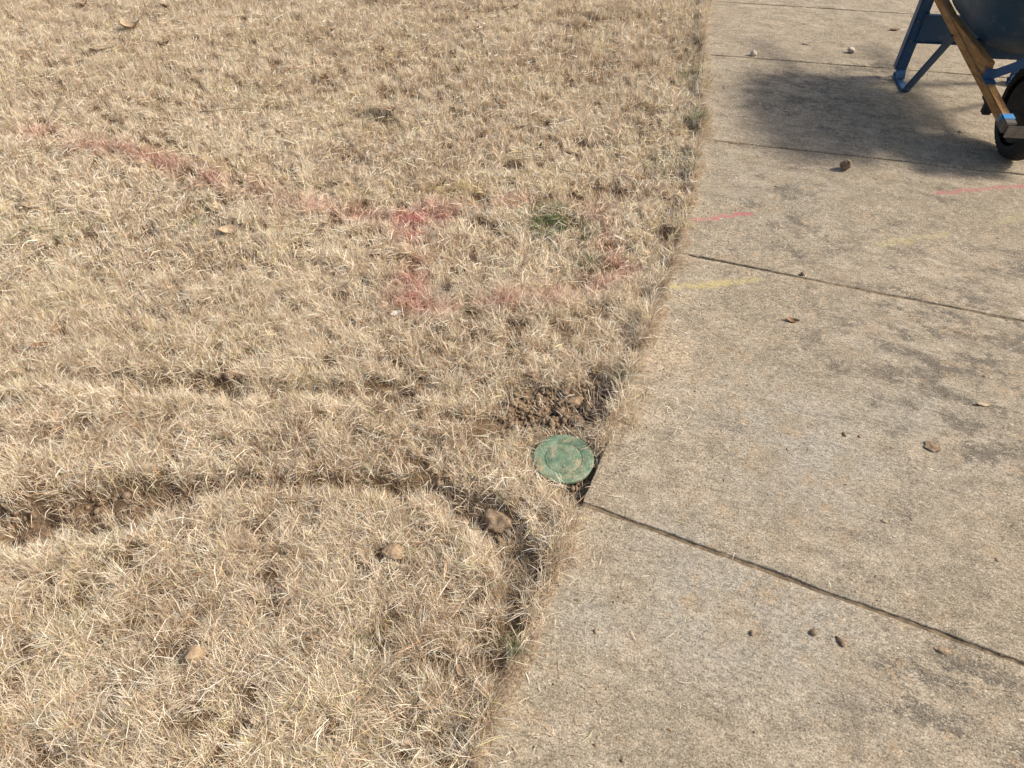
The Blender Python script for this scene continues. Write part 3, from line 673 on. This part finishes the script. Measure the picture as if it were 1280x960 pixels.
def twig(pl, rad, label, group='twigs on the lawn'):
    P3 = []
    for px, py, dz in pl:
        x, y = (float(c) for c in gp(px, py)); z = max(top_z(x, y), -.02) + dz
        x, y = (float(c) for c in gp(px, py, z)); P3.append(Vector((x, y, z)))
    bm = bmesh.new(); prev = None
    for i, p in enumerate(P3):
        d = (P3[min(i + 1, len(P3) - 1)] - P3[max(i - 1, 0)]).normalized(); a = d.cross(Vector((0, 0, 1))).normalized(); b = a.cross(d); rr = rad * (1 - .5 * i / len(P3))
        ring = [bm.verts.new(p + a * math.cos(t) * rr + b * math.sin(t) * rr) for t in [k * math.pi / 3 for k in range(6)]]
        if prev:
            for k in range(6): bm.faces.new((prev[k], prev[(k + 1) % 6], ring[(k + 1) % 6], ring[k]))
        else: bm.faces.new(ring[::-1])
        prev = ring
    bm.faces.new(prev); me = bpy.data.meshes.new('twig'); bm.to_mesh(me); bm.free()
    return tag(link_mesh('twig', me, M_TWIG, None, True), label, 'twig', group)
twig([(250, 140, .015), (270, 138, .018), (292, 135, .022), (312, 135, .02), (322, 137, .012)], .0035, 'bent dry twig lying on the far lawn grass')
twig([(497, 66, .015), (515, 63, .02), (532, 58, .022), (545, 50, .018)], .003, 'pale curved twig on the far lawn grass')
twig([(408, 86, .014), (425, 81, .016), (440, 81, .014)], .0025, 'short straight twig on the far lawn grass')

# ------------------------------------------------------------------ valve box with green lid
def mat_lid():
    N = NT('faded_green_plastic'); P = N.objc()
    f = N.noise(P, 30, 4, .6); g = N.noise(P, 160, 3, .6)
    c = N.ramp(f, [(.36, (.078, .136, .080)), (.5, (.118, .182, .110)), (.64, (.19, .25, .165))])
    m = N.rng(N.math('ADD', N.math('MULTIPLY', N.noise(N.mapv(P, loc=(3.1, 1.7, 0)), 24, 5, .7, .3), .75), N.math('MULTIPLY', g, .3)), .49, .64, 0, .8)
    c = N.mix(m, c, (.36, .27, .165)); c = N.mix(N.rng(N.noise(P, 420, 2), .60, .68, 0, .6), c, (.34, .30, .2))
    return N.fin(c, N.ramp(m, [(0, .5), (1, .9)]), N.bump(N.math('ADD', g, m), .35, .002), spec=.35)
M_LID = mat_lid()
def lathe(name, prof, mat, parent, n=72, closed=False):
    bm = bmesh.new(); prev = None
    for rr, z in prof:
        ring = [bm.verts.new((0, 0, z))] if rr < 1e-6 else [bm.verts.new((rr * math.cos(2 * math.pi * k / n), rr * math.sin(2 * math.pi * k / n), z)) for k in range(n)]
        if prev:
            if len(prev) == 1:
                for k in range(n): bm.faces.new((prev[0], ring[k], ring[(k + 1) % n]))
            elif len(ring) == 1:
                for k in range(n): bm.faces.new((prev[k], ring[0], prev[(k + 1) % n]))
            else:
                for k in range(n): bm.faces.new((prev[k], ring[k], ring[(k + 1) % n], prev[(k + 1) % n]))
        prev = ring
    bmesh.ops.recalc_face_normals(bm, faces=bm.faces)
    me = bpy.data.meshes.new(name); bm.to_mesh(me); bm.free()
    return link_mesh(name, me, mat, parent, True)
vb = tag(empty('valve_box', (float(LID_C[0]), float(LID_C[1]), -.10), .4), 'round faded green valve box lid smeared with mud at slab edge', 'valve box')
vb.rotation_euler = (math.radians(2.5), math.radians(-2), .4)
lid = lathe('lid', [(0, .0955), (.030, .0955), (.0515, .0955), (.0518, .0954), (.0519, .0922), (.0535, .0922), (.0536, .0954), (.0539, .0955), (.066, .0956), (.082, .0956), (.0845, .0950), (.0857, .0935), (.0858, .083), (.083, .081), (.07, .081)], M_LID, vb)
for a0 in (.2, 1.25, 2.9, 4.2):
    bm = bmesh.new()
    for k in range(3):
        bmesh.ops.create_cube(bm, size=1, matrix=Matrix.Rotation(a0 + k * .1, 4, 'Z') @ Matrix.Translation((.033, 0, .0957)) @ Matrix.Diagonal((.006, .0017, .0016, 1)))
    bmesh.ops.bevel(bm, geom=bm.edges[:], offset=.0004, segments=1, affect='EDGES')
    rm = bpy.data.meshes.new('ridge'); bm.to_mesh(rm); bm.free(); link_mesh('ridge', rm, M_LID, lid)
M_BOX = mat_simple('muddy_box', [(.3, (.10, .07, .04)), (.7, (.26, .19, .11))], 40, .9, .5, .003)
lathe('box_wall', [(.0805, .083), (.0815, .05), (.086, -.02), (.080, -.02), (.0745, .083)], M_BOX, vb)

# ------------------------------------------------------------------ wheelbarrow
def mat_paint(name, c0, dirt=.5):
    N = NT(name); P = N.objc(); f = N.noise(P, 9, 5, .65); g = N.noise(P, 70, 4, .7)
    c = N.mix(N.rng(f, .35, .65, 0, .35), c0, tuple(v * .7 + .03 for v in c0))
    c = N.mix(N.rng(N.math('ADD', N.math('MULTIPLY', f, .6), N.math('MULTIPLY', g, .45)), .55, .68, 0, dirt), c, (.22, .18, .13))
    c = N.mix(N.rng(g, .66, .70, 0, .8), c, (.30, .27, .22))
    return N.fin(c, N.ramp(f, [(.3, .35), (.7, .65)]), N.bump(g, .15, .002), spec=.45)
M_BLUE = mat_paint('blue_steel', (.010, .060, .142), .28)
M_TRAY = mat_paint('grey_blue_tray', (.008, .045, .092), .25)
def mat_wood():
    N = NT('handle_wood'); P = N.mapv(N.objc(), scale=(2.2, 26, 26)); f = N.noise(P, 3, 5, .65, .6); g = N.noise(P, 14, 3)
    c = N.ramp(N.math('ADD', N.math('MULTIPLY', f, .7), N.math('MULTIPLY', g, .3)), [(.36, (.15, .068, .022)), (.50, (.29, .145, .048)), (.64, (.39, .215, .08))])
    c = N.mix(N.rng(N.noise(N.objc(), 11, 4, .7), .55, .72, 0, .6), c, (.14, .09, .055))
    return N.fin(c, .6, N.bump(f, .3, .002), spec=.3)
M_WOOD = mat_wood()
M_RUB = mat_simple('black_rubber', [(.3, (.012, .012, .012)), (.7, (.04, .036, .03))], 30, .75, .3, .002)
M_GALV = mat_simple('bare_steel', [(.3, (.10, .09, .08)), (.7, (.24, .225, .20))], 40, .45, .3, .001, metal=.7)

M_RIM = mat_simple('dirty_black_rim', [(.3, (.02, .02, .02)), (.7, (.06, .052, .042))], 30, .6, .3, .001)
barrow = tag(empty('wheelbarrow', (2.30, 3.92, 0), math.radians(-97)), 'blue steel wheelbarrow with wooden handles parked on the walkway', 'wheelbarrow')

def bar(bm, a, b, w, h, up=(0, 0, 1), w2=None, h2=None):
    a = Vector(a); b = Vector(b); d = (b - a).normalized(); s = d.cross(Vector(up)).normalized(); u = s.cross(d)
    vs = []
    for p, ww, hh in ((a, w, h), (b, w2 or w, h2 or h)):
        for i, j in ((-1, -1), (1, -1), (1, 1), (-1, 1)): vs.append(bm.verts.new(p + s * ww * .5 * i + u * hh * .5 * j))
    for f in ((3, 2, 1, 0), (4, 5, 6, 7), (0, 1, 5, 4), (1, 2, 6, 5), (2, 3, 7, 6), (3, 0, 4, 7)): bm.faces.new([vs[i] for i in f])
def fin(bm, name, mat, parent, bev=.002, smooth=False):
    if bev: bmesh.ops.bevel(bm, geom=bm.edges[:], offset=bev, segments=2, affect='EDGES')
    bmesh.ops.recalc_face_normals(bm, faces=bm.faces)
    me = bpy.data.meshes.new(name); bm.to_mesh(me); bm.free(); return link_mesh(name, me, mat, parent, smooth)
def cyl(bm, a, b, rad, n=14):
    a = Vector(a); b = Vector(b); M = Matrix.Translation((a + b) / 2) @ (b - a).to_track_quat('Z', 'Y').to_matrix().to_4x4()
    bmesh.ops.create_cone(bm, cap_ends=True, segments=n, radius1=rad, radius2=rad, depth=(b - a).length, matrix=M)
def hz(x): return .435 - .235 * x
def hy(x): return .255 - .118 * x
for s in (-1, 1):
    bm = bmesh.new(); bar(bm, (-.60, s * hy(-.60), hz(-.60)), (.93, s * hy(.93), hz(.93)), .040, .044)
    hd = fin(bm, 'handle', M_WOOD, barrow, .004)
    bm = bmesh.new(); cyl(bm, (-.60, s * hy(-.60), hz(-.60)), (-.47, s * hy(-.47), hz(-.47)), .026, 16); fin(bm, 'grip', M_RUB, hd, .004)
    # wedge between handle and tray
    bm = bmesh.new(); x0, x1 = .22, .64; vs = []
    for xx, hh in ((x0, .003), (x1, .058)):
        for dy in (-.016, .016):
            for zz in (hz(xx) + .022, hz(xx) + .022 + hh): vs.append(bm.verts.new((xx, s * hy(xx) + dy, zz)))
    for f in ((0, 1, 3, 2), (4, 6, 7, 5), (0, 2, 6, 4), (1, 5, 7, 3), (0, 4, 5, 1), (2, 3, 7, 6)): bm.faces.new([vs[i] for i in f])
    fin(bm, 'wedge', M_WOOD, barrow, .002)
    # leg: channel down from the handle, foot, brace forward
    ly = s * .285
    bm = bmesh.new(); t = (-.03, s * .275, hz(-.03) + .01); fb = (-.085, ly, .012); ff = (.12, ly, .012); bt = (.30, s * (hy(.30) + .012), hz(.3) - .01)
    bar(bm, t, (-.055, ly, .05), .050, .006, (1, 0, .1)); bar(bm, (t[0] - .02, t[1] + s * .028, t[2]), (-.075, ly + s * .028, .05), .006, .044, (1, 0, .1)); bar(bm, (-.055, ly, .052), (-.03, ly, .012), .050, .007, (1, 0, .1))
    lg = fin(bm, 'leg', M_BLUE, barrow, .002)
    bm = bmesh.new(); bar(bm, (-.10, ly, .022), (-.085, ly, .010), .036, .012); bar(bm, (-.09, ly, .006), (.105, ly, .006), .038, .010); bar(bm, (.10, ly, .009), (.12, ly, .024), .036, .010)
    fin(bm, 'foot', M_BLUE, lg, .002)
    bm = bmesh.new(); bar(bm, (.105, ly, .012), bt, .044, .009); fin(bm, 'brace', M_BLUE, lg, .002)
    bm = bmesh.new(); bar(bm, (-.088, ly, .014), (-.03, s * .262, hz(-.03) - .10), .026, .007); fin(bm, 'rear_strap', M_BLUE, lg, .001)
    for (bx, bz) in ((-.036, .30), (-.042, .20)):
        bm = bmesh.new(); cyl(bm, (bx, ly + s * .004, bz), (bx, ly + s * .014, bz), .009, 8); fin(bm, 'bolt', M_GALV, lg, .001)
    # front tray strut, axle bracket, nose cap
    bm = bmesh.new(); bar(bm, (.655, s * (hy(.655) - .004), hz(.655) + .03), (.745, s * .045, .43), .036, .006, (1, 0, .6)); bar(bm, (.66, s * hy(.66), hz(.66) + .024), (.66, s * hy(.66), hz(.66) + .062), .044, .012, (1, 0, 0))
    bar(bm, (.70, s * hy(.70), hz(.70) + .0245), (.64, s * hy(.64), hz(.64) + .0245), .046, .005)
    fin(bm, 'tray_strut', M_BLUE, barrow, .001)
    bm = bmesh.new(); bar(bm, (.70, s * hy(.72), hz(.70) - .028), (.80, s * hy(.78), hz(.80) - .028), .036, .012); bar(bm, (.75, s * hy(.75), hz(.75) - .02), (.745, s * hy(.75), .185), .034, .03, (1, 0, 0)); fin(bm, 'axle_bracket', M_RUB, barrow, .002)
    bm = bmesh.new(); bar(bm, (.885, s * hy(.885), hz(.885)), (.945, s * hy(.945), hz(.945)), .046, .050)
    nc = fin(bm, 'nose_cap', M_GALV, barrow, .003)
    bm = bmesh.new(); bar(bm, (.895, s * hy(.895), hz(.895) + .027), (.925, s * hy(.925), hz(.925) + .027), .044, .003); bar(bm, (.89, s * (hy(.89) + .0245), hz(.89) + .010), (.905, s * (hy(.905) + .0245), hz(.905) + .010), .003, .024); fin(bm, 'paint_patch', mat_paint('bright_blue_paint', (.05, .20, .42), .3) if s < 0 else bpy.data.materials['bright_blue_paint'], nc, 0)
bm = bmesh.new(); bar(bm, (.951, -hy(.95) - .012, hz(.95) - .010), (.951, hy(.95) + .012, hz(.95) - .010), .006, .05); fin(bm, 'nose_bar', M_GALV, barrow, .002)
bm = bmesh.new(); bar(bm, (-.03, -.27, .265), (-.03, .27, .265), .004, .13, (.12, 0, 1)); bar(bm, (-.022, -.27, .333), (-.022, .27, .333), .02, .006, (.12, 0, 1)); bar(bm, (-.038, -.27, .198), (-.038, .27, .198), .02, .006, (.12, 0, 1))
cp = fin(bm, 'cross_plate', M_BLUE, barrow, .0015)
bm = bmesh.new(); bar(bm, (.40, -hy(.4) + .02, hz(.4) - .01), (.40, hy(.4) - .02, hz(.4) - .01), .004, .085, (.12, 0, 1)); bar(bm, (.408, -hy(.4) + .02, hz(.4) + .033), (.408, hy(.4) - .02, hz(.4) + .033), .02, .005, (.12, 0, 1)); fin(bm, 'front_cross_plate', M_BLUE, barrow, .0015)
# wheel
wx, wz = .745, .2
ty = empty('wheel'); ty.parent = barrow; ty.location = (wx, 0, wz); ty.rotation_euler = (math.radians(90), 0, 0)
prof = []
for k in range(25):
    a = math.radians(-110 + 220 * k / 24); prof.append((.157 + .043 * math.cos(a), .047 * math.sin(a)))
lathe('tyre', prof, M_RUB, ty, 64)
bm = bmesh.new()
for k in range(44):
    a = 2 * math.pi * k / 44
    for sg in (-1, 1): bar(bm, (.1965 * math.cos(a), .1965 * math.sin(a), sg * .003), (.187 * math.cos(a + .05), .187 * math.sin(a + .05), sg * .032), .012, .010, (math.cos(a), math.sin(a), 0))
tr = fin(bm, 'tread', M_RUB, ty, 0)
lathe('rim', [(.0, -.03), (.03, -.034), (.06, -.02), (.105, -.02), (.125, -.034), (.132, -.03), (.13, 0), (.132, .03), (.125, .034), (.105, .02), (.06, .02), (.03, .034), (0, .03)], M_RIM, ty, 48)
bm = bmesh.new(); cyl(bm, (wx, -.15, wz - .004), (wx, .15, wz - .004), .008); fin(bm, 'axle', M_GALV, barrow, 0)
# tray: lofted rounded pan with rolled rim
def rr_ring(cx, hx, hyb, hyf, z, n=56, e=3.4):
    R = []
    for k in range(n):
        t = 2 * math.pi * k / n; c, s_ = math.cos(t), math.sin(t)
        ux = math.copysign(abs(c) ** (2 / e), c); uy = math.copysign(abs(s_) ** (2 / e), s_)
        R.append((cx + hx * ux, (hyb + (hyf - hyb) * (ux + 1) / 2) * uy, z))
    return R
rings = [rr_ring(.25, .05, .05, .04, .425), rr_ring(.25, .265, .24, .17, .425), rr_ring(.252, .29, .256, .185, .432), rr_ring(.27, .35, .285, .215, .50), rr_ring(.315, .49, .335, .285, .655), rr_ring(.317, .505, .35, .30, .662), rr_ring(.317, .505, .35, .30, .672),
         rr_ring(.315, .486, .331, .281, .668), rr_ring(.27, .336, .266, .206, .505), rr_ring(.252, .264, .226, .175, .437), rr_ring(.25, .24, .21, .16, .430), rr_ring(.25, .05, .05, .04, .430)]
n = 56; V = [(p[0] + .03, p[1], p[2] + .026 - .150 * p[0] * max(0, 1 - (p[2] - .425) / .20)) for R in rings for p in R]
Q = [[i * n + k, i * n + (k + 1) % n, (i + 1) * n + (k + 1) % n, (i + 1) * n + k] for i in range(len(rings) - 1) for k in range(n)]
me = bpy.data.meshes.new('tray'); me.from_pydata(V, [], Q + [list(range(n))[::-1], [(len(rings) - 1) * n + k for k in range(n)]]); me.update()
link_mesh('tray', me, M_TRAY, barrow, True)
